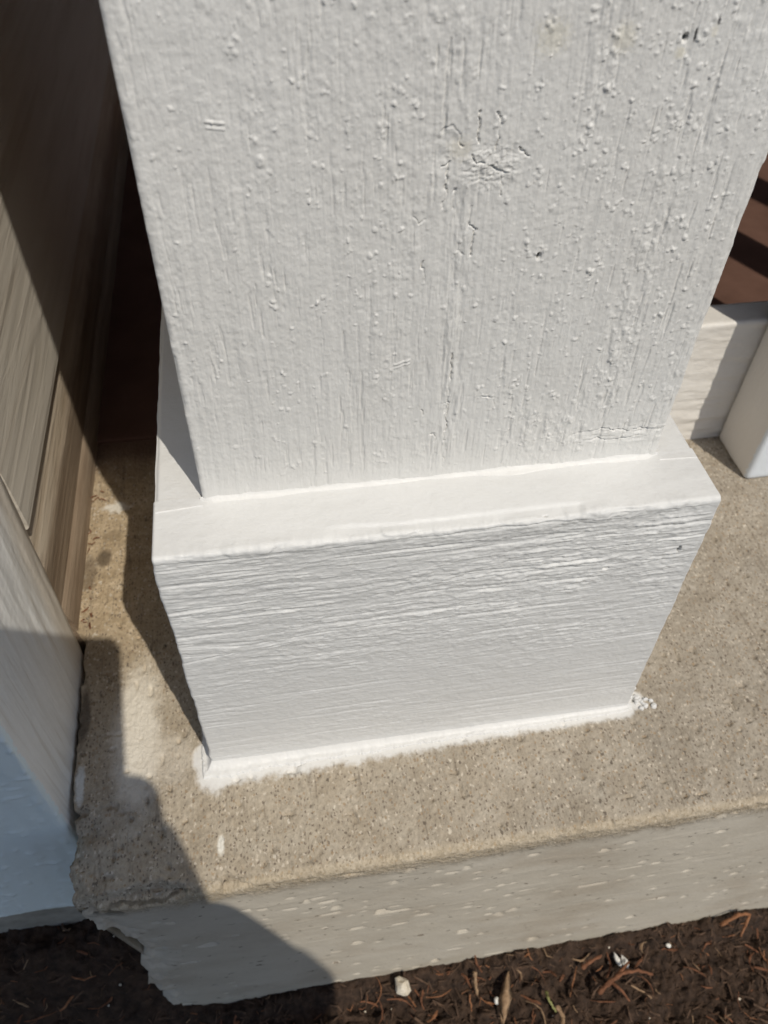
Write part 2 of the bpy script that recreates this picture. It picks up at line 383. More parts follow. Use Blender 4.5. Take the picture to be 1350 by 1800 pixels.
# ------------------------------------------------------------------ setting: ground, soil, slab, porch floor
def jag_x(z):       # broken left end of the slab front, as a function of height
    return np.interp(z, [-1.1, -1.02, -0.83, -0.54, -0.40, -0.30, -0.26, -0.15, -0.08, 0.03],
                     [-0.245, -0.247, -0.254, -0.253, -0.222, -0.240, -0.228, -0.274, -0.283, -0.280])
def slab():
    r = 0.022; y0 = -0.2763; zb = -1.12
    top = list(np.concatenate([np.linspace(1.135, 0.42, 50)[:-1], np.linspace(0.42, y0 + r, 190)]))
    prof = [(y, 0.0, 0, 1) for y in top]
    for a in np.linspace(0, math.pi / 2, 9)[1:]:
        prof.append((y0 + r - r * math.sin(a), -r + r * math.cos(a), -math.sin(a), math.cos(a)))
    prof += [(y0, z, -1, 0) for z in np.linspace(-r, zb, 230)[1:]]
    prof = np.array(prof); nv = len(prof)
    Y, Z, NY, NZ = prof.T
    left = np.where(NZ > 0.9, np.interp(Y, [y0, -0.203, -0.142, -0.085, -0.07, 0.40, 0.43, 1.14], [-0.282, -0.294, -0.302, -0.312, -0.308, -0.314, -0.352, -0.352]), jag_x(Z))
    jn = fbm(np.arange(nv) * 0.075, np.zeros(nv), 6, 5, 0.62) * 0.050
    amt = np.where(NZ > 0.9, np.where(Y < -0.06, 1.0, 0.28), 1.0)
    left = left + jn * amt
    # columns, dense on the left and in view
    u = np.concatenate([np.linspace(0, 0.35, 110)[:-1], np.linspace(0.35, 2.1, 330)[:-1], np.linspace(2.1, 12.3, 12)])
    X = left[:, None] + u[None, :] * (1 - 0 * left[:, None])
    X = np.where(u[None, :] > 0.35, -0.3 + u[None, :] + (left[:, None] + 0.3) * np.clip(1 - (u[None, :] - 0.35) / 0.2, 0, 1), X)
    YY = np.repeat(Y[:, None], len(u), 1); ZZ = np.repeat(Z[:, None], len(u), 1)
    arc = np.concatenate([[0], np.cumsum(np.hypot(np.diff(Y), np.diff(Z)))])[:, None]
    isf = (NZ < 0.5)[:, None]
    h = fbm(X * 5, arc * 5 + 30, 3, 1) * 0.006 + fbm(X * 55, arc * 50, 3, 2) * np.where(isf, 0.0006, 0.0011)
    # rough, crumbly arris
    ar = np.exp(-((Z - 0 + (Y - y0) * 0.8) / 0.035) ** 2)[:, None] * 1.0
    h += ar * (fbm(X * 40, arc * 60, 4, 3) * (0.007 + 0.014 * sstep(0.12, -0.1, X)) - 0.001)
    # crack and broken step along the arris at the left end
    crk = np.abs(Z[:, None] - (Y[:, None] - y0) * 0.9 + 0.012 + fbm(X * 20, X * 0, 3, 44) * 0.035)
    h -= sstep(0.015, 0.004, crk) * sstep(0.30, 0.18, X + 0.2) * 0.034 * sstep(0.25, 0.45, vnoise(X * 14, X * 0 + 3, 4) + sstep(0, -0.2, X) * 0.3)
    # face: long streaky blisters and pits
    st = fbm(X * 11, arc * 46, 3, 6)
    h += np.where(isf, sstep(0.14, 0.24, st) * 0.0007, 0)
    pit = vnoise(X * 30, arc * 70, 8)
    h -= np.where(isf, sstep(0.89, 0.96, pit) * 0.0055 * sstep(0.50, 0.70, vnoise(X * 4.5, arc * 6, 13)) + sstep(0.935, 0.975, vnoise(X * 17, arc * 44, 16)) * 0.009 * (0.5 + vnoise(X * 60, arc * 60, 18)), 0)
    px = vnoise(X * 60, arc * 52, 12); h -= np.where(isf, 0, sstep(0.86, 0.95, px) * 0.007)
    # battered left end
    dl = X - left[:, None]
    bat = sstep(0.10, 0.0, dl) * np.where(YY < -0.06, 1, 0.15)
    h += bat * (fbm(X * 24, arc * 24, 4, 21) * 0.045 - 0.012 - sstep(0.03, 0.0, dl) * 0.014)
    YY = YY + NY[:, None] * h; ZZ = ZZ + NZ[:, None] * h
    # left return: first column folded inward, gives the end its thickness
    capX = X[:, :1] + np.where(isf, 0.01, 0.17); capY = np.where(isf, YY[:, :1] + 0.35, YY[:, :1]); capZ = np.where(isf, ZZ[:, :1], zb)
    X = np.hstack([capX, X]); YY = np.hstack([capY, YY]); ZZ = np.hstack([capZ, ZZ])
    V = np.stack([X, YY, ZZ], -1)
    me = mesh_arr('porch_slab', V, grid_faces(nv, len(u) + 1), flip=True)
    return struct(link('porch_slab', me, M_CONC))
SLAB = slab()

def porch_floor():
    me = box_me('porch_floor', -0.352, 12, 1.137, 7.4, -0.3, 0.012, 0.004)
    return struct(link('porch_floor', me, M_FLOOR))
porch_floor()

def soil_z(x, y):
    x = np.asarray(x, float); y = np.asarray(y, float)
    rise = 0.30 * sstep(-0.06, -0.30, x) * sstep(-0.33, -0.12, y) + 0.05 * sstep(-0.35, -0.29, y)
    return -1.03 + rise + fbm(x * 5, y * 5, 3, 31) * 0.06 + fbm(x * 22, y * 22, 4, 32, 0.6) * 0.075 + np.abs(fbm(x * 60, y * 60, 3, 33)) * 0.03
def soil():
    xs = np.concatenate([np.linspace(-2.2, -0.9, 30)[:-1], np.linspace(-0.9, 2.0, 440)[:-1], np.linspace(2.0, 5, 40)])
    ys = np.concatenate([np.linspace(-4.5, -0.75, 50)[:-1], np.linspace(-0.75, -0.06, 150)])
    X, Y = np.meshgrid(xs, ys); Z = soil_z(X, Y)
    me = mesh_arr('soil', np.stack([X, Y, Z], -1), grid_faces(len(ys), len(xs)))
    return struct(link('soil', me, M_SOIL))
soil()
struct(link('ground', box_me('ground', -800, 800, -800, 800, -1.6, -1.2), M_GROUND))

# ------------------------------------------------------------------ the porch post and its plinth
H = 0.7525; DL = 0.085; DR = 0.0844; DF = 0.1219
POST = empty('porch_post', (0.5, 0.53, 0), 'square white painted timber post boxed in by a plinth, foreground on the concrete slab', 'post')

def seg_dist(X, Z, pts):
    d = np.full(X.shape, 9.0)
    for (a, b) in zip(pts[:-1], pts[1:]):
        ax, az = a; bx, bz = b
        m = (X > min(ax, bx) - .02) & (X < max(ax, bx) + .02) & (Z > min(az, bz) - .02) & (Z < max(az, bz) + .02)
        if not m.any(): continue
        x = X[m]; z = Z[m]; l2 = (bx - ax) ** 2 + (bz - az) ** 2 + 1e-12
        t = np.clip(((x - ax) * (bx - ax) + (z - az) * (bz - az)) / l2, 0, 1)
        d[m] = np.minimum(d[m], np.hypot(x - ax - t * (bx - ax), z - az - t * (bz - az)))
    return d

def add_bumps(h, X, Z, items):
    """round paint nibs: (x, z, rx, rz, height), added on the local patch only"""
    xs = X[0]; zs = Z[:, 0]
    WX = fbm(X * 170, Z * 170, 2, 71) * 0.0042; WZ = fbm(X * 170, Z * 170, 2, 77) * 0.0042
    for (x, z, rx, rz, hh) in items:
        c0, c1 = np.searchsorted(xs, [x - rx * 1.6, x + rx * 1.6]); r0, r1 = np.searchsorted(zs, [z - rz * 1.6, z + rz * 1.6])
        if c1 <= c0 or r1 <= r0: continue
        q = ((X[r0:r1, c0:c1] + WX[r0:r1, c0:c1] - x) / rx) ** 2 + ((Z[r0:r1, c0:c1] + WZ[r0:r1, c0:c1] - z) / rz) ** 2
        h[r0:r1, c0:c1] += hh * np.clip(1 - q, 0, 1) ** 1.2

def shaft():
    x0, x1 = DL, 1 - DR; r = 0.009; yb = 0.95
    zs = np.concatenate([[0.02], np.linspace(0.735, 1.60, 720), [1.66, 9.2]])
    fx = np.linspace(x0 + r, x1 - r, 740)
    prof = [(x0, yb, -1, 0), (x0, DF + 0.15, -1, 0)]
    for a in np.linspace(0, math.pi / 2, 7): prof.append((x0 + r - r * math.cos(a), DF + r - r * math.sin(a), -math.cos(a), -math.sin(a)))
    prof += [(x, DF, 0, -1) for x in fx[1:-1]]
    for a in np.linspace(math.pi / 2, 0, 7): prof.append((x1 - r + r * math.cos(a), DF + r - r * math.sin(a), math.cos(a), -math.sin(a)))
    prof += [(x1, DF + 0.15, 1, 0), (x1, yb, 1, 0)]
    prof = np.array(prof); nc = len(prof)
    PX = np.repeat(prof[None, :, 0], len(zs), 0); PY = np.repeat(prof[None, :, 1], len(zs), 0)
    Z = np.repeat(zs[:, None], nc, 1)
    X = np.repeat((prof[:, 0] + np.linspace(0, 1e-6, nc))[None], len(zs), 0)
    h = np.zeros_like(X)
    lean = X - 0.02 * fbm(Z * 2.2, X * 2, 2, 3)
    # rough sawn grain under thick paint
    h += fbm(lean * 80, Z * 5.5, 5, 10, 0.6) * 0.0026
    h += fbm(lean * 22, Z * 1.4, 3, 11) * 0.0022
    gro = fbm(lean * 130, Z * 13, 3, 14); h -= sstep(0.16, 0.34, gro) * 0.0015 * (0.5 + vnoise(X * 5, Z * 4, 6))
    h += fbm(X * 190, Z * 150, 3, 12) * 0.0010
    pat = sstep(0.42, 0.62, vnoise(lean * 16, Z * 3.0, 34)) * (0.35 + 0.65 * sstep(0.35, 0.6, X))
    h += pat * np.maximum(0, fbm(X * 95, Z * 62, 3, 35) - 0.02) * 0.0060          # clotted paint along the grain
    h += pat * fbm(lean * 150, Z * 26, 3, 36) * 0.0026
    # nibs and blisters, in vertical bands, denser to the right and upward
    items = []
    rs = np.random.default_rng(3)
    bands = [(0.11, 10), (0.15, 22), (0.19, 16), (0.235, 42), (0.265, 22), (0.30, 30), (0.345, 36), (0.385, 50), (0.41, 26), (0.45, 20), (0.49, 34), (0.525, 24), (0.56, 40), (0.59, 46),
             (0.62, 70), (0.65, 78), (0.675, 62), (0.70, 90), (0.725, 70), (0.75, 92), (0.775, 60), (0.80, 85), (0.83, 60), (0.86, 56), (0.885, 36)]
    for bx, n in bands:
        for _ in range(int(n * 3.6)):
            z = rs.uniform(0.77, 1.60)
            if rs.random() > 0.45 + 0.55 * vnoise(bx * 9, z * 7, 8): continue
            x = bx + rs.normal(0, 0.009)
            R = 0.0012 + 0.0034 * rs.random() ** 5
            items.append((x, z, R, R * rs.uniform(0.8, 1.5), R * rs.uniform(0.22, 0.48)))
    for _ in range(75):       # larger lumps made of a few nibs
        x = rs.choice([0.30, 0.24, 0.385, 0.60, 0.66, 0.70, 0.76, 0.82]) + rs.normal(0, 0.02); z = rs.uniform(0.80, 1.58)
        for k in range(rs.integers(3, 7)):
            R = rs.uniform(0.0018, 0.004)
            items.append((x + rs.normal(0, 0.005), z + rs.normal(0, 0.007), R, R * 1.2, R * 0.4))
    add_bumps(h, X, Z, items)
    # the knot: chipped, flaky patch
    k = sstep(1.0, 0.3, np.hypot((X - 0.53) / 0.055, (Z - 1.315) / 0.045))
    h += k * ((np.round((fbm(X * 42, Z * 65, 4, 17) + 0.5) * 9) / 9 - 0.5) * 0.0055 + np.abs(fbm(X * 120, Z * 150, 3, 15)) * 0.006)
    k2 = sstep(1.0, 0.3, np.hypot((X - 0.468) / 0.026, (Z - 1.338) / 0.034)); h -= k2 * (0.0022 + fbm(X * 80, Z * 90, 3, 18) * 0.004)
    # split line down from the knot
    k3 = sstep(0.030, 0.004, np.abs(X - np.interp(Z, [0.76, 0.9, 1.05, 1.2, 1.3], [0.508, 0.508, 0.502, 0.497, 0.49]))) * sstep(1.32, 1.27, Z) * sstep(0.75, 0.80, Z)
    h += k3 * (fbm(X * 130, Z * 20, 4, 19) * 0.0075)
    # flaky strip near the right bottom
    k4 = sstep(0.72, 0.76, X) * sstep(0.035, 0.005, np.abs(Z - 0.815)); h += k4 * fbm(X * 30, Z * 110, 4, 23) * 0.006
    cr = [[(.460, 1.360), (.475, 1.371), (.485, 1.358), (.487, 1.348), (.492, 1.345)], [(.508, 1.385), (.509, 1.345)], [(.530, 1.383), (.536, 1.380), (.535, 1.352), (.531, 1.338)],
          [(.565, 1.338), (.568, 1.332), (.578, 1.327)], [(.503, 1.330), (.512, 1.321), (.519, 1.320)], [(.530, 1.318), (.538, 1.312), (.555, 1.308)],
          [(.466, 1.320), (.474, 1.322), (.473, 1.295), (.470, 1.262)], [(.509, 1.262), (.509, 1.236), (.519, 1.229), (.518, 1.215), (.514, 1.19)], [(.497, 1.215), (.496, 1.199), (.504, 1.192)],
          [(.506, 1.025), (.507, 0.99), (.505, 0.955), (.502, .90)], [(.499, .925), (.506, .925), (.505, .86), (.503, .84)], [(.482, .86), (.488, .86), (.487, .84)],
          [(.448, 1.187), (.448, 1.175), (.452, 1.174), (.452, 1.155)], [(.432, 1.252), (.440, 1.243), (.448, 1.250)], [(.462, .915), (.466, .912), (.466, .905)],
          [(.735, .824), (.76, .829), (.793, .832), (.839, .823), (.87, .824), (.892, .822)], [(.752, .805), (.78, .81), (.82, .803), (.865, .808)], [(.565, .93), (.583, .926), (.584, .91)],
          [(.508, .80), (.509, .775)], [(.545, 1.31), (.548, 1.275)], [(.484, 1.29), (.485, 1.262)]]
    for c in cr:
        jx = fbm(Z * 90, X * 90, 3, 25) * 0.0075; jz = fbm(Z * 90 + 40, X * 90, 3, 26) * 0.0055; gap = 0.35 + 0.65 * sstep(0.3, 0.55, vnoise(X * 45, Z * 45, 27))
        h -= sstep(0.0016, 0.0003, seg_dist(X + jx * 1.25, Z + jz * 1.5, c)) * 0.0036 * gap
    # two nail-plate dashes
    for (ax, az, bx, bz) in [(.178, 1.387, .198, 1.384), (.414, 1.011, .437, 1.018)]:
        d = seg_dist(X, Z, [(ax, az), (bx, bz)]); h += sstep(0.0024, 0.0012, d) * 0.0013
        d = seg_dist(X, Z, [(ax, az - .007), (bx, bz - .007)]); h += sstep(0.0020, 0.0009, d) * 0.0009
    d = np.hypot((X - .237) / .006, (Z - 1.337) / .009); h += sstep(1.2, .3, d) * .0026 * (0.4 + vnoise(X * 160, Z * 160, 29))
    for (x, z) in [(.616, 1.182), (.75, 1.459)]: h -= sstep(1, .4, np.hypot((X - x) / .005, (Z - z) / .007)) * .006
    fade = sstep(0.70, 0.74, Z) * sstep(1.60, 1.585, Z)
    side = np.clip(-prof[:, 3], 0, 1)[None]
    soft = 0.55 + 0.45 * sstep(0.765, 0.83, Z)       # paint fills the grain towards the caulk
    h = h * fade * side * soft
    h += fade * np.clip(1 - np.abs(np.abs(prof[:, 2]) - 0.7) * 3, 0, 1)[None] * fbm(Z * 30, Z * 0 + prof[:, 0][None] * 3, 3, 28) * 0.006
    V = np.stack([PX + prof[:, 2][None] * h, PY + prof[:, 3][None] * h, Z], -1)
    me = mesh_arr('shaft', V, grid_faces(len(zs), nc, True))
    return link('shaft', me, M_SHAFT.m, POST)
shaft()

def xr(z): return 0.992 + 0.017 * (1 - np.clip(z / H, 0, 1))
def front_board():
    r = 0.010
    prof = [(y, H, 0, 1) for y in np.linspace(0.13, r, 46)]
    for a in np.linspace(0, math.pi / 2, 9)[1:]: prof.append((r - r * math.sin(a), H - r + r * math.cos(a), -math.sin(a), math.cos(a)))
    prof += [(0, z, -1, 0) for z in np.linspace(H - r, 0.0, 440)[1:]]
    prof = np.array(prof); nv = len(prof)
    u = np.linspace(0, 1, 560)
    Y = np.repeat(prof[:, :1], len(u), 1); Z = np.repeat(prof[:, 1:2], len(u), 1); NY = prof[:, 2:3]; NZ = prof[:, 3:4]
    X = u[None] * xr(Z)
    h = np.zeros_like(X)
    f = (-NY)                         # 1 on the front face
    Zb = Z + 0.012 * fbm(X * 2.5, Z * 3, 2, 50)
    # grain bends round two knots
    for (kx, kz, ka, kb, am) in [(0.13, 0.455, 0.11, 0.05, 0.022), (0.69, 0.28, 0.08, 0.045, 0.006)]:
        Zb = Zb + am * np.sign(Z - kz) * np.exp(-((X - kx) / ka) ** 2 - ((Z - kz) / kb) ** 2)
    top = 0.34 + 0.44 * sstep(0.22, 0.64, Z)
    rid = fbm(X * 7.0, Zb * 95, 5, 40, 0.62)
    h += f * top * rid * 0.0034
    rough = 0.35 + 0.65 * sstep(0.35, 0.65, vnoise(X * 4, Z * 9, 38))
    h += f * top * rough * np.maximum(0, fbm(X * 34, Zb * 120, 3, 39) - 0.03) * 0.0085
    h += f * top * rough * fbm(X * 110, Zb * 170, 2, 37) * 0.0020
    rid2 = fbm(X * 11, Zb * 150, 3, 41, 0.6)
    flake = sstep(0.04, 0.10, rid2) * (0.4 + 0.6 * sstep(0.4, 0.7, vnoise(X * 12, Z * 16, 42)))
    h += f * top * flake * 0.0015
    h += f * top * (np.round((fbm(X * 14, Zb * 55, 3, 43) + 0.5) * 6) / 6 - 0.5) * 0.0026 * sstep(0.35, 0.6, Z)
    gr = fbm(X * 3.2, Zb * 105, 3, 45); h -= f * sstep(0.15, 0.26, gr) * 0.0026 * top
    h += (0.5 + 0.5 * f) * fbm(X * 150, (Z - Y) * 150, 2, 46) * 0.0008
    for (kx, kz, ka, kb) in [(0.13, 0.455, 0.055, 0.020), (0.69, 0.28, 0.05, 0.018)]:
        d = np.hypot((X - kx) / ka, (Z - kz) / kb); h += f * sstep(1.15, 0.9, d) * sstep(0.55, 0.85, d) * 0.0007 * (1 + 2 * fbm(X * 40, Z * 60, 3, 47))
    for (x, z, a, b) in [(.950, .618, .004, .012), (.813, .586, .007, .004), (.668, .752, .006, .004)]:
        h -= f * sstep(1, .4, np.hypot((X - x) / a, (Z - z) / b)) * .010
    # top ledge: thick brushed paint, a lifted skin near the front edge
    t = NZ
    h += t * fbm(X * 5, Y * 14, 3, 48) * 0.0050
    lip = fbm(X * 6, X * 0, 3, 49)
    d = Y - 0.020 - 0.016 * (lip + 0.35)
    h -= t * sstep(0.004, -0.003, d) * sstep(0.40, 0.55, vnoise(X * 5, X * 0 + 2, 51)) * 0.0042
    # ragged arris
    ar = np.exp(-((Z - H + Y) / 0.018) ** 2)
    h += ar * (fbm(X * 22, X * 0 + Z * 10, 4, 52) * 0.011 + sstep(0.62, 0.7, vnoise(X * 16, Z * 20, 53)) * 0.003)
    # right end: chips along the vertical edge
    h *= (1 - 0.6 * (sstep(0.02, 0, u) + sstep(0.98, 1, u)))[None]
    e = sstep(0.985, 1.0, u)[None] ; X = X + e * fbm(Z * 24, Z * 0, 3, 54) * 0.008 - sstep(0.996, 1.0, u)[None] * 0.003
    e0 = sstep(0.015, 0.0, u)[None]; X = X + e0 * fbm(Z * 24, Z * 0 + 4, 3, 55) * 0.007
    h -= (sstep(0.003, 0.0, u) + sstep(0.997, 1.0, u))[None] * 0.003
    Yd = Y + NY * h; Zd = Z + NZ * h
    capY = np.full((nv, 1), 0.10); capZ = np.minimum(Z[:, :1], H - 0.012)
    V = np.stack([np.hstack([X[:, :1], X, X[:, -1:]]), np.hstack([np.maximum(Yd[:, :1], capY), Yd, np.maximum(Yd[:, -1:], capY)]), np.hstack([capZ, Zd, capZ])], -1)
    me = mesh_arr('front_board', V, grid_faces(nv, len(u) + 2), flip=True)
    link('front_board', me, M_PLINTH.m, POST)
front_board()

def plate(name, x0, x1, y0, y1, z0, z1, seed, mat, amp=0.004, rot=0):
    """board lying on edge, its top drawn as a fine uneven sheet"""
    me = box_me(name, x0, x1, y0, y1, z0, z1 - 0.004, 0.003)
    nx, ny = 40, 160
    xs = np.linspace(x0, x1, nx); ys = np.linspace(y0, y1, ny); X, Y = np.meshgrid(xs, ys)
    ed = np.minimum(np.minimum(X - x0, x1 - X), np.minimum(Y - y0, y1 - Y))
    Z = z1 + fbm(X * 12, Y * 6, 3, seed) * amp - sstep(0.008, 0, ed) * 0.006
    X = X + np.where((X == x0) | (X == x1), 1, 0) * fbm(Y * 16, Y * 0 + X, 3, seed + 2) * 0.006
    V = np.stack([X, Y, Z], -1)
    top = mesh_arr(name + '_top', V, grid_faces(ny, nx))
    bm = bmesh.new(); bm.from_mesh(me); bm.from_mesh(top); bm.to_mesh(me); bm.free(); bpy.data.meshes.remove(top)
    return link(name, me, mat, POST)
plate('side_board', 0.002, DL + 0.004, 0.104, 0.97, 0.0, H - 0.0015, 61, M_PLINTH.m)
plate('side_board', 1 - DR - 0.004, 0.992, 0.104, 0.97, 0.0, H - 0.0015, 67, M_PLINTH.m)
link('back_board', box_me('back_board', 0.002, 0.992, 0.973, 1.06, 0.0, H - 0.004, 0.006), M_PLINTH.m, POST)

def bead(name, path, rad, seed, wob=0.3, n=240, spread=0.0):
    """concave caulk fillet between a floor and a wall; path gives (x, y, outward dx, dy, z, width)"""
    P = np.array(path); t = np.linspace(0, 1, len(P)); tt = np.linspace(0, 1, n)
    Q = np.stack([np.interp(tt, t, P[:, i]) for i in range(6)], 1)
    nk = 14; V = np.zeros((n, nk, 3))
    L = tt * np.hypot(P[-1, 0] - P[0, 0], P[-1, 1] - P[0, 1])
    for k in range(nk):
        s = k / (nk - 1)
        w = Q[:, 5] * (1 + wob * 2 * fbm(L * 9, L * 0, 3, seed)); hh = rad * (1 + wob * fbm(L * 12, L * 0 + 5, 3, seed + 1))
        tp = 0.12 + 0.88 * sstep(0, 0.03, tt) * sstep(1, 0.97, tt); w = w * tp; hh = hh * tp
        out = w * s ** 1.25; up = hh * (1 - s) ** 1.9
        out = out + (s ** 2) * (fbm(L * 34, L * 0 + s * 3, 4, seed + 2) * 0.030 + fbm(L * 130, L * 0 + s * 3, 2, seed + 4) * 0.014) * spread
        up = up + fbm(L * 25, L * 0 + s * 4, 3, seed + 3) * 0.0030 * (1 - s)
        V[:, k, 0] = Q[:, 0] + Q[:, 2] * (out - 0.003); V[:, k, 1] = Q[:, 1] + Q[:, 3] * (out - 0.003); V[:, k, 2] = Q[:, 4] + up - 0.002 * (s > 0.97) + 0.004 * (s <= 0.97) * (1 - s)
    me = mesh_arr(name, V.reshape(-1, 3), grid_faces(n, nk))
    return link(name, me, M_CAULK.m, POST)
bead('caulk_bead', [(DL - 0.004, DF, 0, -1, H, 0.013), (1 - DR + 0.003, DF, 0, -1, H, 0.012)], 0.010, 71, 0.7)
bead('caulk_bead', [(DL, 0.106, -0.1, -1, H - 0.002, 0.004), (0.004, 0.100, -0.1, -1, H - 0.002, 0.003)], 0.001, 77, 0.8)
bead('caulk_bead', [(0.99, 0.102, 0.1, -1, H - 0.003, 0.003), (1 - DR, 0.106, 0.1, -1, H - 0.002, 0.004)], 0.001, 79, 0.8)

def base_paint():
    """white paint and filler spread over the joint between plinth and slab"""
    path = [(-0.003, 0.16), (-0.003, 0.06), (0.0, 0.0)] + [(x, 0.0) for x in np.linspace(0.03, 0.99, 12)] + [(1.009, 0.0), (1.011, 0.05), (1.009, 0.14)]
    out = [(-1, 0), (-1, -0.25), (-0.6, -0.85)] + [(0, -1)] * 12 + [(0.7, -0.7), (1, -0.1), (1, 0)]
    wid = [0.004, 0.026, 0.040] + [0.040, 0.032, 0.030, 0.030, 0.030, 0.028, 0.026, 0.025, 0.024, 0.022, 0.020, 0.019] + [0.016, 0.020, 0.005]
    P = np.array(path); seg = np.concatenate([[0], np.cumsum(np.hypot(*np.diff(P, axis=0).T))])
    n = 1500; t = np.linspace(0, seg[-1], n)
    X = np.interp(t, seg, P[:, 0]); Y = np.interp(t, seg, P[:, 1]); OX = np.interp(t, seg, [o[0] for o in out]); OY = np.interp(t, seg, [o[1] for o in out]); W = np.interp(t, seg, wid)
    nk = 26; V = np.zeros((n, nk, 3))
    rag = fbm(t * 10, t * 0, 5, 81, 0.6) * 0.026 + fbm(t * 210, t * 0, 3, 82) * 0.006
    for k in range(nk):
        s = k / (nk - 1)
        w = W * (1 + 0.3 * fbm(t * 6, t * 0, 2, 83)) + rag * s ** 3 * np.minimum(1, W / 0.03)
        V[:, k, 0] = X + OX * (w * s - 0.004); V[:, k, 1] = Y + OY * (w * s - 0.004)
        fil = 0.020 * np.minimum(1, W / 0.03) * np.clip(1 - s / 0.62, 0, 1) ** 1.8
        V[:, k, 2] = 0.0045 + fil + fbm(V[:, k, 0] * 40, V[:, k, 1] * 40, 3, 84) * 0.006 * (0.3 + s) - sstep(0.86, 1.0, s) * 0.009
    me = mesh_arr('caulk_bead', V.reshape(-1, 3), grid_faces(n, nk), flip=False)
    link('caulk_bead', me, M_CAULK.m, POST)
base_paint()

def splat(cx, cy, n, spread, rmin, rmax, seed, name='paint_spot'):
    rs = np.random.default_rng(seed); V = []; F = []
    for _ in range(n):
        x = cx + rs.normal(0, spread[0]); y = cy + rs.normal(0, spread[1]); R = rs.uniform(rmin, rmax); b = len(V)
        V.append((x, y, 0.0075)); m = 9
        for k in range(m):
            a = 2 * math.pi * k / m; q = R * rs.uniform(0.6, 1.25); V.append((x + q * math.cos(a), y + q * math.sin(a), 0.0055))
        for k in range(m):
            a = 2 * math.pi * k / m; q = R * 1.25; V.append((x + q * math.cos(a), y + q * math.sin(a), -0.003))
        for k in range(m):
            k2 = (k + 1) % m; F.append((b, b + 1 + k, b + 1 + k2, b)); F.append((b + 1 + k, b + 1 + m + k, b + 1 + m + k2, b + 1 + k2))
    bm = bmesh.new(); vv = [bm.verts.new(Vector(v) * S) for v in V]
    for f in F:
        q = list(dict.fromkeys(f)); bm.faces.new([vv[i] for i in q])
    bmesh.ops.recalc_face_normals(bm, faces=bm.faces)
    me = bpy.data.meshes.new(name); bm.to_mesh(me); bm.free()
    return link(name, me, M_CAULK.m, SLAB)
splat(1.050, 0.004, 11, (0.012, 0.010), 0.003, 0.008, 5)
splat(1.03, 0.02, 6, (0.012, 0.014), 0.002, 0.005, 6)

# ------------------------------------------------------------------ the house wall on the left
WALL = empty('house_wall', (-0.36, -0.09, -0.5), 'house wall of beige lap siding with a white corner board, at the left of the slab', 'wall')
def corner_board():
    prof = [(-0.72, -0.09, 0, -1)] + [(x, -0.09, 0, -1) for x in np.linspace(-0.70, -0.334, 60)]
    r = 0.009
    for a in np.linspace(math.pi / 2, 0, 6): prof.append((-0.325 + r * math.cos(a) - 0.002 - r + 0.002 + 0.004, -0.09 + r - r * math.sin(a), math.cos(a), -math.sin(a)))
    y = np.linspace(-0.078, 0.345, 60)
    prof += [(-0.3185 - 0.012 * max(0, v), v, 1, 0) for v in y]
    xe = -0.3185 - 0.012 * 0.345
    for a in np.linspace(0, 1, 12)[1:]: prof.append((xe - 0.026 * a ** 1.6, 0.345 + 0.072 * a, 0.96, 0.25))
    prof += [(-0.40, 0.42, 0, 1)]
    prof = np.array(prof)
    zs = np.concatenate([np.linspace(-0.505, 1.0, 240), [1.2, 3.5, 9.2]])
    Z = np.repeat(zs[:, None], len(prof), 1); X = np.repeat(prof[None, :, 0], len(zs), 0); Y = np.repeat(prof[None, :, 1], len(zs), 0)
    s = np.arange(len(prof))[None] * 0.05
    h = (fbm(s * 6 + Z * 0, Z * 5, 4, 91) * 0.006 + fbm(s * 26 + Z * 0, Z * 10, 3, 92) * 0.001) * (Z < 1.0)
    h = h + np.where(prof[:, 3] < -0.5, 1, 0)[None] * sstep(0.80, 0.9, vnoise(X * 55, Z * 80, 93)) * 0.003 * (Z < 1.0)
    X = X + prof[None, :, 2] * h; Y = Y + prof[None, :, 3] * h
    cap0 = np.stack([X[:1], np.maximum(Y[:1], -0.05), Z[:1]], -1)
    V = np.concatenate([cap0, np.stack([X, Y, Z], -1)], 0)
    me = mesh_arr('corner_board', V, grid_faces(len(zs) + 1, len(prof)))
    link('corner_board', me, M_CORNER, WALL)
corner_board()
for k in range(0, 18):
    z0 = 0.40 + 0.51 * k; z1 = z0 + 0.52
    if z0 > 8.7: break
    pr = [(-0.45, z0), (-0.347, z0), (-0.341, z0 + 0.006), (-0.341, z0 + 0.02), (-0.362, z1), (-0.45, z1)]
    link('siding_board', prism_y('siding_board', pr, 0.425, 7.0), M_SIDING, WALL)
pr = [(-0.45, 0.085), (-0.357, 0.085), (-0.356, 0.225), (-0.362, 0.255), (-0.384, 0.372), (-0.384, 0.395), (-0.45, 0.395)]
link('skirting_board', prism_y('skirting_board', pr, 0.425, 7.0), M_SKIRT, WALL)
pr = [(-0.45, -0.3), (-0.338, -0.3)] + [(-0.362 + 0.026 * math.cos(a), 0.0 + 0.082 * math.sin(a)) for a in np.linspace(-0.1, math.pi / 2, 8)] + [(-0.45, 0.082)]
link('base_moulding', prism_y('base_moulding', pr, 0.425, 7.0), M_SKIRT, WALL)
link('wall_core', box_me('wall_core', -6, -0.452, -0.05, 7.0, -0.52, 9.19), M_FOUND, WALL)
link('foundation', box_me('foundation', -6, -0.31, -0.078, 7.0, -1.5, -0.507, 0.006), M_FOUND, WALL)
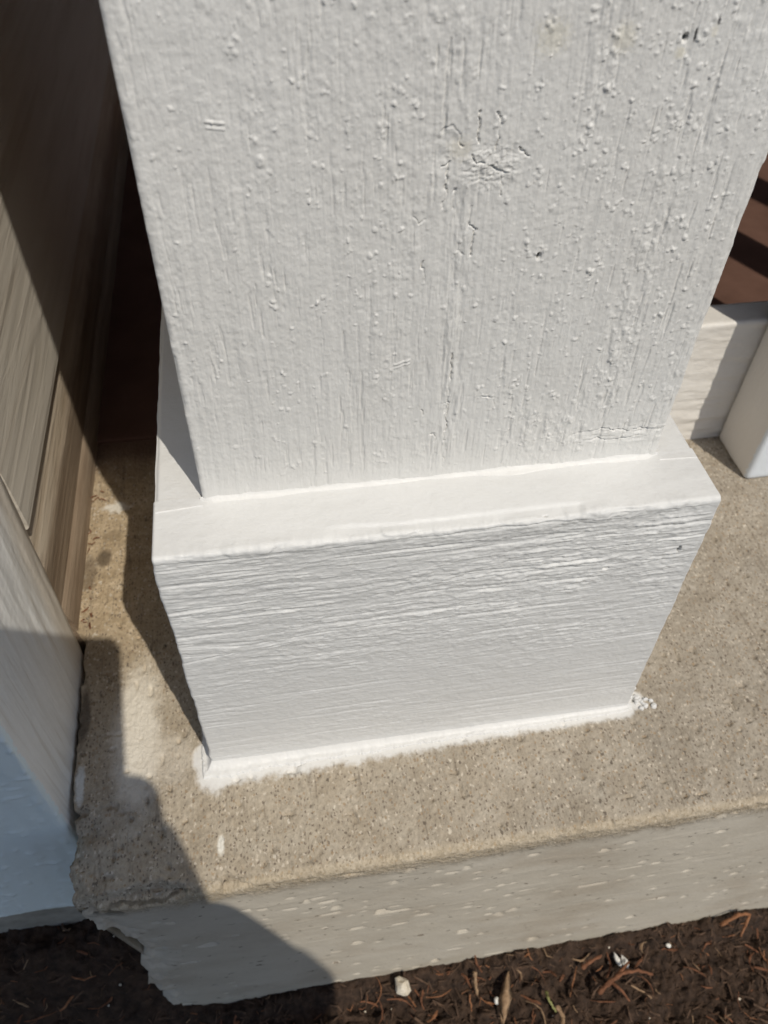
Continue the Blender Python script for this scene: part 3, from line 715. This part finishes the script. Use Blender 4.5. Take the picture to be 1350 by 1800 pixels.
for k in range(0, 19):           # lap siding of the front, left of the corner board
    z0 = -0.5 + 0.51 * k; z1 = z0 + 0.505
    bm_p = [(-0.075, z0), (-0.094, z0), (-0.078, z1), (-0.06, z1)]
    me = prism_y('siding_board', [(-y, z) for (y, z) in bm_p], -6, -0.725)   # x/y swapped below
    for v in me.vertices: v.co = Vector((v.co.y, -v.co.x, v.co.z))
    me.flip_normals()
    link('siding_board', me, M_SIDING, WALL)

BACK = empty('back_wall', (5, 7.2, 0), 'brown house wall across the back of the porch, with an added unseen end panel', 'wall')
link('added_shade_panel', box_me('added_shade_panel', 8.01, 8.3, 0.86, 7.04, 0.013, 9.19), M_BACK, BACK)  # added unseen end wall that darkens the porch interior
link('wall_panel', box_me('wall_panel', -0.4, 12, 7.05, 7.4, 0.013, 9.19), M_BACK, BACK)
ROOF = empty('porch_roof', (5, 3, 9.2), 'wooden porch roof carried by the white post', 'roof')
link('ceiling_panel', box_me('ceiling_panel', -6, 12, -2.0, 7.4, 9.205, 9.4), M_CEIL, ROOF)  # unseen ceiling, lowered and carried forward to darken the porch
link('fascia', box_me('fascia', -6, 12, -2.1, -2.003, 9.1, 9.7), M_TRIM.m, ROOF)

# ------------------------------------------------------------------ railing on the right
RAIL = empty('porch_railing', (3.0, 0.95, 0), 'low white porch railing joined to the right side of the post', 'railing')
def rail_face():
    x0, x1, y0, y1, z0, z1 = 0.918, 8.0, 0.90, 1.003, 0.001, 0.452
    r = 0.010
    prof = [(y1, z0 + 0.01, 1, 0), (y1, z1 - r, 1, 0), (y1 - r, z1, 0, 1)] + [(y, z1, 0, 1) for y in np.linspace(y1 - 2 * r, y0 + r, 14)]
    for a in np.linspace(0, math.pi / 2, 6)[1:]: prof.append((y0 + r - r * math.sin(a), z1 - r + r * math.cos(a), -math.sin(a), math.cos(a)))
    prof += [(y0, z, -1, 0) for z in np.linspace(z1 - r, z0, 90)[1:]]
    prof = np.array(prof); xs = np.concatenate([np.linspace(x0, 2.0, 220), [2.4, x1]])
    X = np.repeat(xs[None], len(prof), 0); Y = np.repeat(prof[:, :1], len(xs), 1); Z = np.repeat(prof[:, 1:2], len(xs), 1)
    h = fbm(X * 5, Z * 34 + Y * 20, 4, 101) * 0.010 + fbm(X * 16, Z * 70, 3, 102) * 0.003
    Y = Y + prof[:, 2:3] * h * (prof[:, 2:3] < 0); Z = Z + prof[:, 3:4] * h * 0.4
    me = mesh_arr('bottom_rail', np.stack([X, Y, Z], -1), grid_faces(len(prof), len(xs)), flip=True)
    link('bottom_rail', me, M_TRIM.m, RAIL)
rail_face()
def baluster_me():
    x0, x1, y0, y1, z0, z1 = 1.652, 1.800, 0.692, 0.893, 0.002, 3.7
    r = 0.014; prof = []
    for (cx, cy, a0) in [(x0 + r, y1 - r, math.pi / 2), (x0 + r, y0 + r, math.pi), (x1 - r, y0 + r, 1.5 * math.pi), (x1 - r, y1 - r, 2 * math.pi)]:
        for a in np.linspace(a0, a0 + math.pi / 2, 5): prof.append((cx + r * math.cos(a), cy + r * math.sin(a), math.cos(a), math.sin(a)))
    # densify
    P = np.array(prof + prof[:1]); Q = []
    for a, b in zip(P[:-1], P[1:]):
        m = max(1, int(np.hypot(*(b - a)[:2]) / 0.012))
        for k in range(m): Q.append(a + (b - a) * k / m)
    P = np.array(Q); zs = np.concatenate([[z0, z0 + 0.006], np.linspace(z0 + 0.014, 1.2, 120), [1.5, z1]])
    s = np.arange(len(P)) * 0.012
    Z = np.repeat(zs[:, None], len(P), 1)
    h = fbm(s[None] * 14 + Z * 0, Z * 5, 4, 111) * 0.007 * (Z < 1.2) - np.where(Z < z0 + 0.004, 0.010, 0) - np.where((Z > z0 + .004) & (Z < z0 + .01), 0.003, 0)
    V = np.stack([P[None, :, 0] + P[None, :, 2] * h, P[None, :, 1] + P[None, :, 3] * h, Z], -1)
    return mesh_arr('baluster', V, grid_faces(len(zs), len(P), True))
BAL = baluster_me()
def baluster_mat():
    m = Mat('white_paint_on_baluster', 0.5, 0.35); q = m.xyz()
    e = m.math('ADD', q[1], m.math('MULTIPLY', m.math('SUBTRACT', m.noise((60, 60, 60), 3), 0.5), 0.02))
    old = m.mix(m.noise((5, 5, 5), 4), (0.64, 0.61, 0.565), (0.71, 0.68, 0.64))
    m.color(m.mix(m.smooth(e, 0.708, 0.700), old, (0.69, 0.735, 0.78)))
    m.bump(m.noise((120, 120, 40), 4), 0.002, 0.8); return m.m
b0 = link('baluster', BAL, baluster_mat(), RAIL)
for k in range(1, 11):
    b = b0.copy(); COL.objects.link(b); b.parent = RAIL; b.location = Vector((0.5525 * k, 0, 0)) * S
link('top_rail', box_me('top_rail', 0.918, 8.0, 0.86, 1.06, 3.6, 3.75, 0.01), M_TRIM.m, RAIL)

# ------------------------------------------------------------------ mulch, chips, twigs, pebbles
def chip_geo(L, w, t, curve, rs, n=4, taper=True):
    """a splinter of bark: bent strip with an uneven outline, top and underside"""
    V = []; F = []
    for i in range(n + 1):
        s = i / n; ww = w * (0.45 + 0.55 * math.sin(math.pi * min(0.95, s + 0.12)) if taper else 1) * rs.uniform(0.75, 1.2)
        x = (s - 0.5) * L; y = curve * L * (s - 0.5) ** 2 * 2 + rs.normal(0, w * 0.15); z = rs.normal(0, t * 0.3) + abs(s - .5) * t * rs.uniform(-1, 1)
        V += [(x, y - ww / 2, z), (x, y + ww / 2, z + rs.normal(0, t * 0.2)), (x, y, z + t)]
    for i in range(n):
        a = i * 3; b = a + 3
        F += [(a, b, b + 2, a + 2), (a + 2, b + 2, b + 1, a + 1), (a + 1, b + 1, b, a)]
    F += [(0, 2, 1), (n * 3, n * 3 + 1, n * 3 + 2)]
    return V, F
def rot(V, az, tilt, roll, loc):
    M = Matrix.Translation(Vector(loc)) @ Matrix.Rotation(az, 4, 'Z') @ Matrix.Rotation(tilt, 4, 'Y') @ Matrix.Rotation(roll, 4, 'X')
    return [tuple(M @ Vector(v)) for v in V]

def mulch():
    rs = np.random.default_rng(21)
    for mi, mat in enumerate(M_BARK):
        bm = bmesh.new()
        N = [420, 130, 2600, 150][mi]
        for _ in range(N):
            x = rs.uniform(-0.95, 2.0); y = rs.uniform(-0.72, -0.09 if x < -0.28 else -0.285)
            L = rs.uniform(0.010, 0.045) * rs.choice([0.6, 1, 1.4]); w = L * rs.uniform(0.04, 0.22); t = w * 0.4
            V, F = chip_geo(L, w, t, rs.normal(0, 0.3), rs, 2)
            z = float(soil_z(x, y)) + rs.uniform(-0.002, 0.016)
            V = rot(V, rs.uniform(0, 6.28), rs.normal(0, 0.45), rs.normal(0, 0.6), (x, y, z))
            vv = [bm.verts.new(Vector(v) * S) for v in V]
            for f in F: bm.faces.new([vv[i] for i in f])
        bmesh.ops.recalc_face_normals(bm, faces=bm.faces)
        me = bpy.data.meshes.new('bark_mulch'); bm.to_mesh(me); bm.free()
        o = link('bark_mulch', me, mat); o['kind'] = 'stuff'
    bm = bmesh.new()                                # fine pale crumbs
    for _ in range(55):
        x = rs.uniform(-0.95, 2.0); y = rs.uniform(-0.72, -0.09 if x < -0.28 else -0.285); R = rs.uniform(0.0015, 0.0045)
        q = bmesh.ops.create_icosphere(bm, subdivisions=1, radius=R * S)
        for v in q['verts']: v.co = v.co * rs.uniform(0.7, 1.2) + Vector((x, y, float(soil_z(x, y)) + R)) * S
    me = bpy.data.meshes.new('grit'); bm.to_mesh(me); bm.free()
    o = link('grit', me, M_PEBBLE); o['kind'] = 'stuff'
mulch()

rs = np.random.default_rng(33)
labels = {0: 'reddish brown bark splinter lying loose on the dark soil', 1: 'pale tan wood splinter lying loose on the dark soil', 3: 'orange brown bark splinter lying loose on the dark soil'}
groups = {0: 'reddish bark splinters on the soil', 1: 'pale wood splinters on the soil', 3: 'orange bark splinters on the soil'}
placed = 0
while placed < 60:
    x = rs.uniform(-0.75, 1.75); y = rs.uniform(-0.47, -0.30)
    if x < -0.3: y = rs.uniform(-0.5, -0.13)
    L = rs.uniform(0.035, 0.095); w = rs.uniform(0.003, 0.009); cv = float(rs.normal(0, 0.35))
    V, F = chip_geo(L, w, w * 0.5, cv, rs, 5)
    V = rot(V, rs.uniform(0, 6.28), rs.normal(0, 0.15), rs.normal(0, 0.4), (0, 0, 0))
    z = float(soil_z(x, y)) + 0.022
    bm = bmesh.new(); vv = [bm.verts.new(Vector(v) * S) for v in V]
    for f in F: bm.faces.new([vv[i] for i in f])
    bmesh.ops.recalc_face_normals(bm, faces=bm.faces)
    me = bpy.data.meshes.new('bark_chip'); bm.to_mesh(me); bm.free()
    mi = int(rs.choice([0, 0, 1, 3])); o = link('bark_chip', me, M_BARK[mi]); o.location = Vector((x, y, z)) * S
    sh = 'straight' if abs(cv) < 0.2 else 'bent'; sz = 'long' if L > 0.065 else 'short'; pl = 'in the shade left of the slab corner' if x < -0.25 else ('in the shade below the slab' if x < 0.3 else ('on sunlit soil at right' if x > 1.0 else 'on sunlit soil below the slab'))
    tag(o, '%s %s %s splinter %s' % (sz, sh, {0: 'reddish brown bark', 1: 'pale tan wood', 3: 'orange brown bark'}[mi], pl), 'bark chip', '%s %s %s splinters %s' % (sz, sh, {0: 'reddish', 1: 'pale', 3: 'orange'}[mi], pl)); placed += 1

def twig(name, pts, r0, r1, mat, label, cat, flat=1.0):
    P = []
    for i, (x, y, dz) in enumerate(pts): P.append((float(x), float(y), float(soil_z(x, y)) + dz))
    Q = []; m = 5
    for a, b in zip(P[:-1], P[1:]):
        for k in range(m): Q.append(tuple(a[j] + (b[j] - a[j]) * k / m + (0.0012 * math.sin(k * 2.1 + a[0] * 90) if j < 2 else 0) for j in range(3)))
    Q.append(P[-1]); n = len(Q)
    c = Vector(Q[0]); me = tube_me(name, [Vector(q) - c for q in Q], [(r0 + (r1 - r0) * i / (n - 1)) * (1 + 0.2 * math.sin(i * 1.7)) for i in range(n)], 7, flat)
    o = link(name, me, mat); o.location = c * S
    return tag(o, label, cat)
t1 = twig('twig', [(1.005, -0.425, .05), (1.045, -0.405, .055), (1.09, -0.388, .055), (1.14, -0.388, .055), (1.19, -0.400, .05)], 0.0075, 0.004, M_BARK[0], 'longest reddish bent twig on the soil in front of the slab', 'twig')
def branch(tw, pts, r0, r1):
    P = [Vector((x, y, float(soil_z(x, y)) + dz)) - tw.location / S for (x, y, dz) in pts]
    o = bpy.data.objects.new('side_shoot', tube_me('side_shoot', P, list(np.linspace(r0, r1, len(P))), 6)); COL.objects.link(o); o.data.materials.append(M_BARK[0]); o.parent = tw
branch(t1, [(1.07, -0.395, .05), (1.10, -0.375, .05), (1.125, -0.36, .045)], 0.007, 0.003)
branch(t1, [(1.05, -0.405, .05), (1.075, -0.435, .045), (1.09, -0.46, .04)], 0.006, 0.003)
twig('twig', [(0.648, -0.318, .04), (0.645, -0.345, .045), (0.646, -0.372, .04)], 0.006, 0.004, M_BARK[1], 'straight grey brown twig standing against the slab foot', 'twig')
twig('twig', [(1.44, -0.310, .05), (1.49, -0.30, .06), (1.53, -0.302, .06), (1.50, -0.345, .05)], 0.006, 0.004, M_BARK[3], 'hooked orange twig close under the slab edge at right', 'twig')
twig('twig', [(0.98, -0.352, .045), (1.01, -0.340, .05), (1.045, -0.332, .05)], 0.007, 0.004, M_BARK[0], 'short straight red twig left of the white stone', 'twig')
twig('twig', [(0.875, -0.435, .04), (0.885, -0.465, .05), (0.87, -0.495, .05)], 0.008, 0.006, M_BARK[1], 'pale tan twig end at the bottom edge right of the grass sprig', 'twig')
twig('grass_sprig', [(0.855, -0.395, .045), (0.85, -0.415, .06), (0.858, -0.435, .055), (0.868, -0.45, .04)], 0.005, 0.003, M_GREEN, 'small curled yellow green grass sprig on the soil', 'sprig', 0.5)

def leaf(name, pts, mat, label):
    V = []; n = len(pts)
    for (x, y, dz, w) in pts:
        z = float(soil_z(pts[n // 2][0], pts[n // 2][1])) + dz
        V += [(x - w, y, z), (x, y, z + 0.010), (x + w, y, z), (x, y, z + 0.004)]
    V = np.array(V); c = V[0].copy(); V = V - c
    F = grid_faces(n, 4, True)
    me = mesh_arr(name, V, F); o = link(name, me, mat); o.location = Vector(c) * S
    tag(o, label, 'leaf'); return o
leaf('dry_leaf', [(0.705, -0.455, .04, .004), (0.715, -0.425, .05, .014), (0.725, -0.395, .055, .022), (0.738, -0.365, .05, .014), (0.755, -0.325, .045, .004)], M_BARK[1], 'long folded brown leaf leaning at the slab foot')

def stone(name, x, y, r, sc, mat, label, seed, dz=0.0, rotz=0.0, cone=0.0):
    rs = np.random.default_rng(seed); bm = bmesh.new(); bmesh.ops.create_icosphere(bm, subdivisions=2, radius=1)
    for v in bm.verts:
        q = v.co.copy(); k = 1 + 0.5 * (float(vnoise(q.x * 1.7 + 5, q.y * 1.7 + q.z, seed)) - 0.5)
        f = 1 - cone * max(0, q.y * 0.9 + q.z * 0.25)
        v.co = Vector((q.x * sc[0] * f, q.y * sc[1], q.z * sc[2] * f)) * k * r * S
    me = bpy.data.meshes.new(name); bm.to_mesh(me); bm.free()
    o = link(name, me, mat); o.location = Vector((x, y, float(soil_z(x, y)) + dz)) * S; o.rotation_euler.z = rotz
    return tag(o, label, 'pebble')
stone('pebble', 0.425, -0.318, 0.030, (0.85, 1.05, 0.9), M_PEBBLE, 'cream pointed pebble wedged against the foot of the slab', 3, 0.03, 0.4, 0.75)
stone('pebble', 1.118, -0.352, 0.012, (0.75, 1.7, 0.8), M_WHITE, 'white pointed stone behind the longest twig', 5, 0.035, 0.2, 0.8)
stone('pebble', 1.098, -0.345, 0.011, (0.8, 1.9, 0.7), M_WHITE, 'small white stone sliver beside the white pointed stone', 6, 0.035, 0.2, 0.7)
stone('pebble', 1.265, -0.335, 0.0075, (1, 1, 0.8), M_WHITE, 'small round white pebble below the slab edge', 7, 0.03)
stone('pebble', 0.70, -0.395, 0.010, (1, 1, 0.8), M_WHITE, 'tiny white pebble beside the folded leaf', 8, 0.045)

def debris():
    rs = np.random.default_rng(41); bm = bmesh.new()
    for _ in range(18):
        x = -0.318 + rs.normal(0, 0.010); y = rs.choice([0.47, 0.45, 0.56, 0.72, 0.9]) + rs.normal(0, 0.02)
        V, F = chip_geo(rs.uniform(0.006, 0.022), rs.uniform(0.003, 0.006), 0.002, rs.normal(0, .4), rs, 2)
        V = rot(V, rs.uniform(0, 6.28), rs.normal(0, .3), rs.normal(0, .4), (max(x, -0.331), y, 0.008))
        vv = [bm.verts.new(Vector(v) * S) for v in V]
        for f in F: bm.faces.new([vv[i] for i in f])
    bmesh.ops.recalc_face_normals(bm, faces=bm.faces)
    me = bpy.data.meshes.new('leaf_debris'); bm.to_mesh(me); bm.free()
    o = link('leaf_debris', me, M_BARK[0]); o['kind'] = 'stuff'
debris()

# ------------------------------------------------------------------ the person taking the picture (behind the lens, throws the shadow at left)
R3 = CR
def camspace(r, u, b): return CAM + R3[:, 0] * r + R3[:, 1] * u + R3[:, 2] * b     # a point in phone axes: right, up, backward
M_SKIN = simple('skin', (0.42, 0.27, 0.20), (0.48, 0.32, 0.24), (30, 30, 30), 0.5, 0.002)
M_SHIRT = simple('dark_shirt_cloth', (0.05, 0.055, 0.07), (0.07, 0.075, 0.09), (200, 200, 200), 0.9, 0.004)
M_TROUSER = simple('denim_cloth', (0.04, 0.05, 0.08), (0.06, 0.075, 0.11), (200, 200, 200), 0.9, 0.004)
M_HAIR = simple('brown_hair', (0.03, 0.02, 0.015), (0.06, 0.04, 0.03), (120, 120, 20), 0.6, 0.01)
M_PHONE = Mat('black_phone_glass', 0.15, 0.5).color((0.015, 0.015, 0.018)).m
PHONE = empty('phone', tuple(camspace(-0.03, -0.25, 0.03)), 'black phone held up to photograph the post', 'phone')
def phone_body():
    bm = bmesh.new(); bmesh.ops.create_cube(bm, size=1)
    for v in bm.verts: v.co = Vector((v.co.x * 0.30, v.co.y * 0.64, v.co.z * 0.032))
    bmesh.ops.bevel(bm, geom=[e for e in bm.edges if abs((e.verts[0].co - e.verts[1].co).z) > 0.02], offset=0.035, segments=6, profile=0.5, affect='EDGES')
    c = camspace(-0.030, 0.072 - 0.32, 0.028)
    for v in bm.verts: v.co = Vector((c + R3 @ np.array(v.co))) * S
    me = bpy.data.meshes.new('phone_body'); bm.to_mesh(me); bm.free(); link('phone_body', me, M_PHONE, PHONE)
phone_body()

def skinned(name, verts, edges, radii, mat, parent, sub=2):
    me = bpy.data.meshes.new(name); me.from_pydata([tuple(np.array(v) * S) for v in verts], edges, [])
    o = bpy.data.objects.new(name, me); COL.objects.link(o); me.materials.append(mat)
    sk = o.modifiers.new('skin', 'SKIN'); sk.use_smooth_shade = True
    if not me.skin_vertices: raise RuntimeError('no skin layer')
    for d, r in zip(me.skin_vertices[0].data, radii): d.radius = (r * S, r * S)
    me.skin_vertices[0].data[0].use_root = True
    sb = o.modifiers.new('sub', 'SUBSURF'); sb.levels = sub; sb.render_levels = sub
    dg = bpy.context.evaluated_depsgraph_get(); m2 = bpy.data.meshes.new_from_object(o.evaluated_get(dg))
    bpy.data.objects.remove(o); m2.name = name
    if not len(m2.materials): m2.materials.append(mat)
    o = link(name, m2, None, parent)
    return o
PERSON = empty('person', (0.35, -3.0, -1.0), 'person crouching in dark shirt and jeans, holding a phone to the post', 'person')
sh_r = (0.85, -2.35, 2.50); el_r = tuple(camspace(0.645, -1.04, 0.0)); wr_r = tuple(camspace(0.27, -0.635, 0.05))
sh_l = (-0.42, -2.52, 2.30); el_l = (-0.75, -1.95, 1.5); wr_l = tuple(camspace(-0.40, -0.50, 0.10))
pel = (0.35, -3.35, 0.35)
Vb = [pel, (0.35, -3.15, 0.95), (0.35, -2.85, 1.6), (0.32, -2.6, 2.05), (0.32, -2.48, 2.38), (0.36, -2.30, 2.52), (0.40, -2.08, 2.64), (0.40, -2.00, 2.92),
      sh_r, el_r, wr_r, sh_l, el_l, wr_l,
      (0.72, -3.3, 0.25), (1.15, -2.2, 0.75), (0.95, -2.85, -0.75), (0.98, -2.45, -0.93), (-0.02, -3.3, 0.25), (-0.45, -2.2, 0.75), (-0.25, -2.85, -0.75), (-0.28, -2.45, -0.93), tuple(camspace(0.205, -0.525, 0.06))]
Eb = [(0, 1), (1, 2), (2, 3), (3, 4), (4, 5), (5, 6), (6, 7), (4, 8), (8, 9), (9, 10), (4, 11), (11, 12), (12, 13), (0, 14), (14, 15), (15, 16), (16, 17), (0, 18), (18, 19), (19, 20), (20, 21), (10, 22)]
Rb = [0.52, 0.50, 0.52, 0.50, 0.30, 0.20, 0.34, 0.30, 0.24, 0.175, 0.16, 0.20, 0.17, 0.11, 0.36, 0.25, 0.15, 0.13, 0.36, 0.25, 0.15, 0.13, 0.115]
body = skinned('body', Vb, Eb, Rb, M_SHIRT, PERSON)
body.data.materials.append(M_TROUSER); body.data.materials.append(M_SKIN)
for p in body.data.polygons:
    c = (p.center + PERSON.location) / S
    arm = min((Vector(wr_r) - c).length, (Vector(wr_l) - c).length) < 0.75
    p.material_index = 2 if (c.z > 2.45 and abs(c.x - 0.38) < 0.42 and c.y > -2.45) or arm else (1 if c.z < 0.85 and not (c.z > 0.5 and c.y < -2.9 and abs(c.x - .35) < .5) else 0)
def hand(name, wrist, right):
    sg = 1 if right else -1
    W = wrist; palm = camspace(0.165 if right else -0.25, -0.43, 0.075)
    V = [W, tuple((np.array(W) + palm) / 2), tuple(palm)]; E = [(0, 1), (1, 2)]; Rr = [0.11, 0.095, 0.08] if right else [0.10, 0.09, 0.08]
    edge = 0.12 if right else -0.18
    for k, u in enumerate([-0.285, -0.355, -0.425, -0.49]):     # four fingers curl round the phone's edge onto its back
        ln = [0.9, 1.0, 0.95, 0.75][k]; b = len(V)
        V += [tuple(camspace(edge + sg * 0.055, u - 0.01, 0.055)), tuple(camspace(edge + sg * 0.040, u, 0.005)), tuple(camspace(edge - sg * 0.055 * ln, u + 0.01, -0.016))]
        E += [(2, b), (b, b + 1), (b + 1, b + 2)]; Rr += [0.036, 0.033, 0.027]
    b = len(V)                                                   # thumb over the screen side
    V += [tuple(camspace(edge + sg * 0.085, -0.33, 0.12)), tuple(camspace(edge - sg * 0.0, -0.27, 0.105)), tuple(camspace(edge - sg * 0.06, -0.22, 0.088))]
    E += [(2, b), (b, b + 1), (b + 1, b + 2)]; Rr += [0.045, 0.038, 0.030]
    skinned(name, V, E, Rr, M_SKIN, PERSON)
hand('hand', wr_r, True); hand('hand', wr_l, False)
def face():
    c = np.array((0.40, -2.03, 2.80))
    bm = bmesh.new(); bmesh.ops.create_uvsphere(bm, u_segments=24, v_segments=16, radius=1)
    for v in bm.verts:
        q = v.co; v.co = Vector((c[0] + q.x * 0.335, c[1] - 0.09 + q.y * 0.40, c[2] + 0.10 + q.z * 0.42)) * S
    dele = [f for f in bm.faces if (f.calc_center_median().y / S > c[1] + 0.12 and f.calc_center_median().z / S < c[2] + 0.33) or f.calc_center_median().z / S < c[2] - 0.2]
    bmesh.ops.delete(bm, geom=dele, context='FACES')
    for f in bm.faces: f.smooth = True
    me = bpy.data.meshes.new('hair'); bm.to_mesh(me); bm.free(); link('hair', me, M_HAIR, PERSON)
    def ball(name, p, r, mat):
        bm = bmesh.new(); bmesh.ops.create_icosphere(bm, subdivisions=2, radius=1)
        for v in bm.verts: v.co = Vector((p[0] + v.co.x * r[0], p[1] + v.co.y * r[1], p[2] + v.co.z * r[2])) * S
        for f in bm.faces: f.smooth = True
        me = bpy.data.meshes.new(name); bm.to_mesh(me); bm.free(); link(name, me, mat, PERSON)
    for s in (-1, 1):
        ball('eye', (c[0] + s * 0.12, c[1] + 0.25, c[2] + 0.0), (0.045, 0.03, 0.03), M_WHITE)
        ball('ear', (c[0] + s * 0.32, c[1] - 0.02, c[2] - 0.04), (0.03, 0.06, 0.10), M_SKIN)
    ball('nose', (c[0], c[1] + 0.30, c[2] - 0.10), (0.045, 0.07, 0.09), M_SKIN)
    ball('mouth', (c[0], c[1] + 0.26, c[2] - 0.22), (0.09, 0.03, 0.02), M_BARK[0])
face()
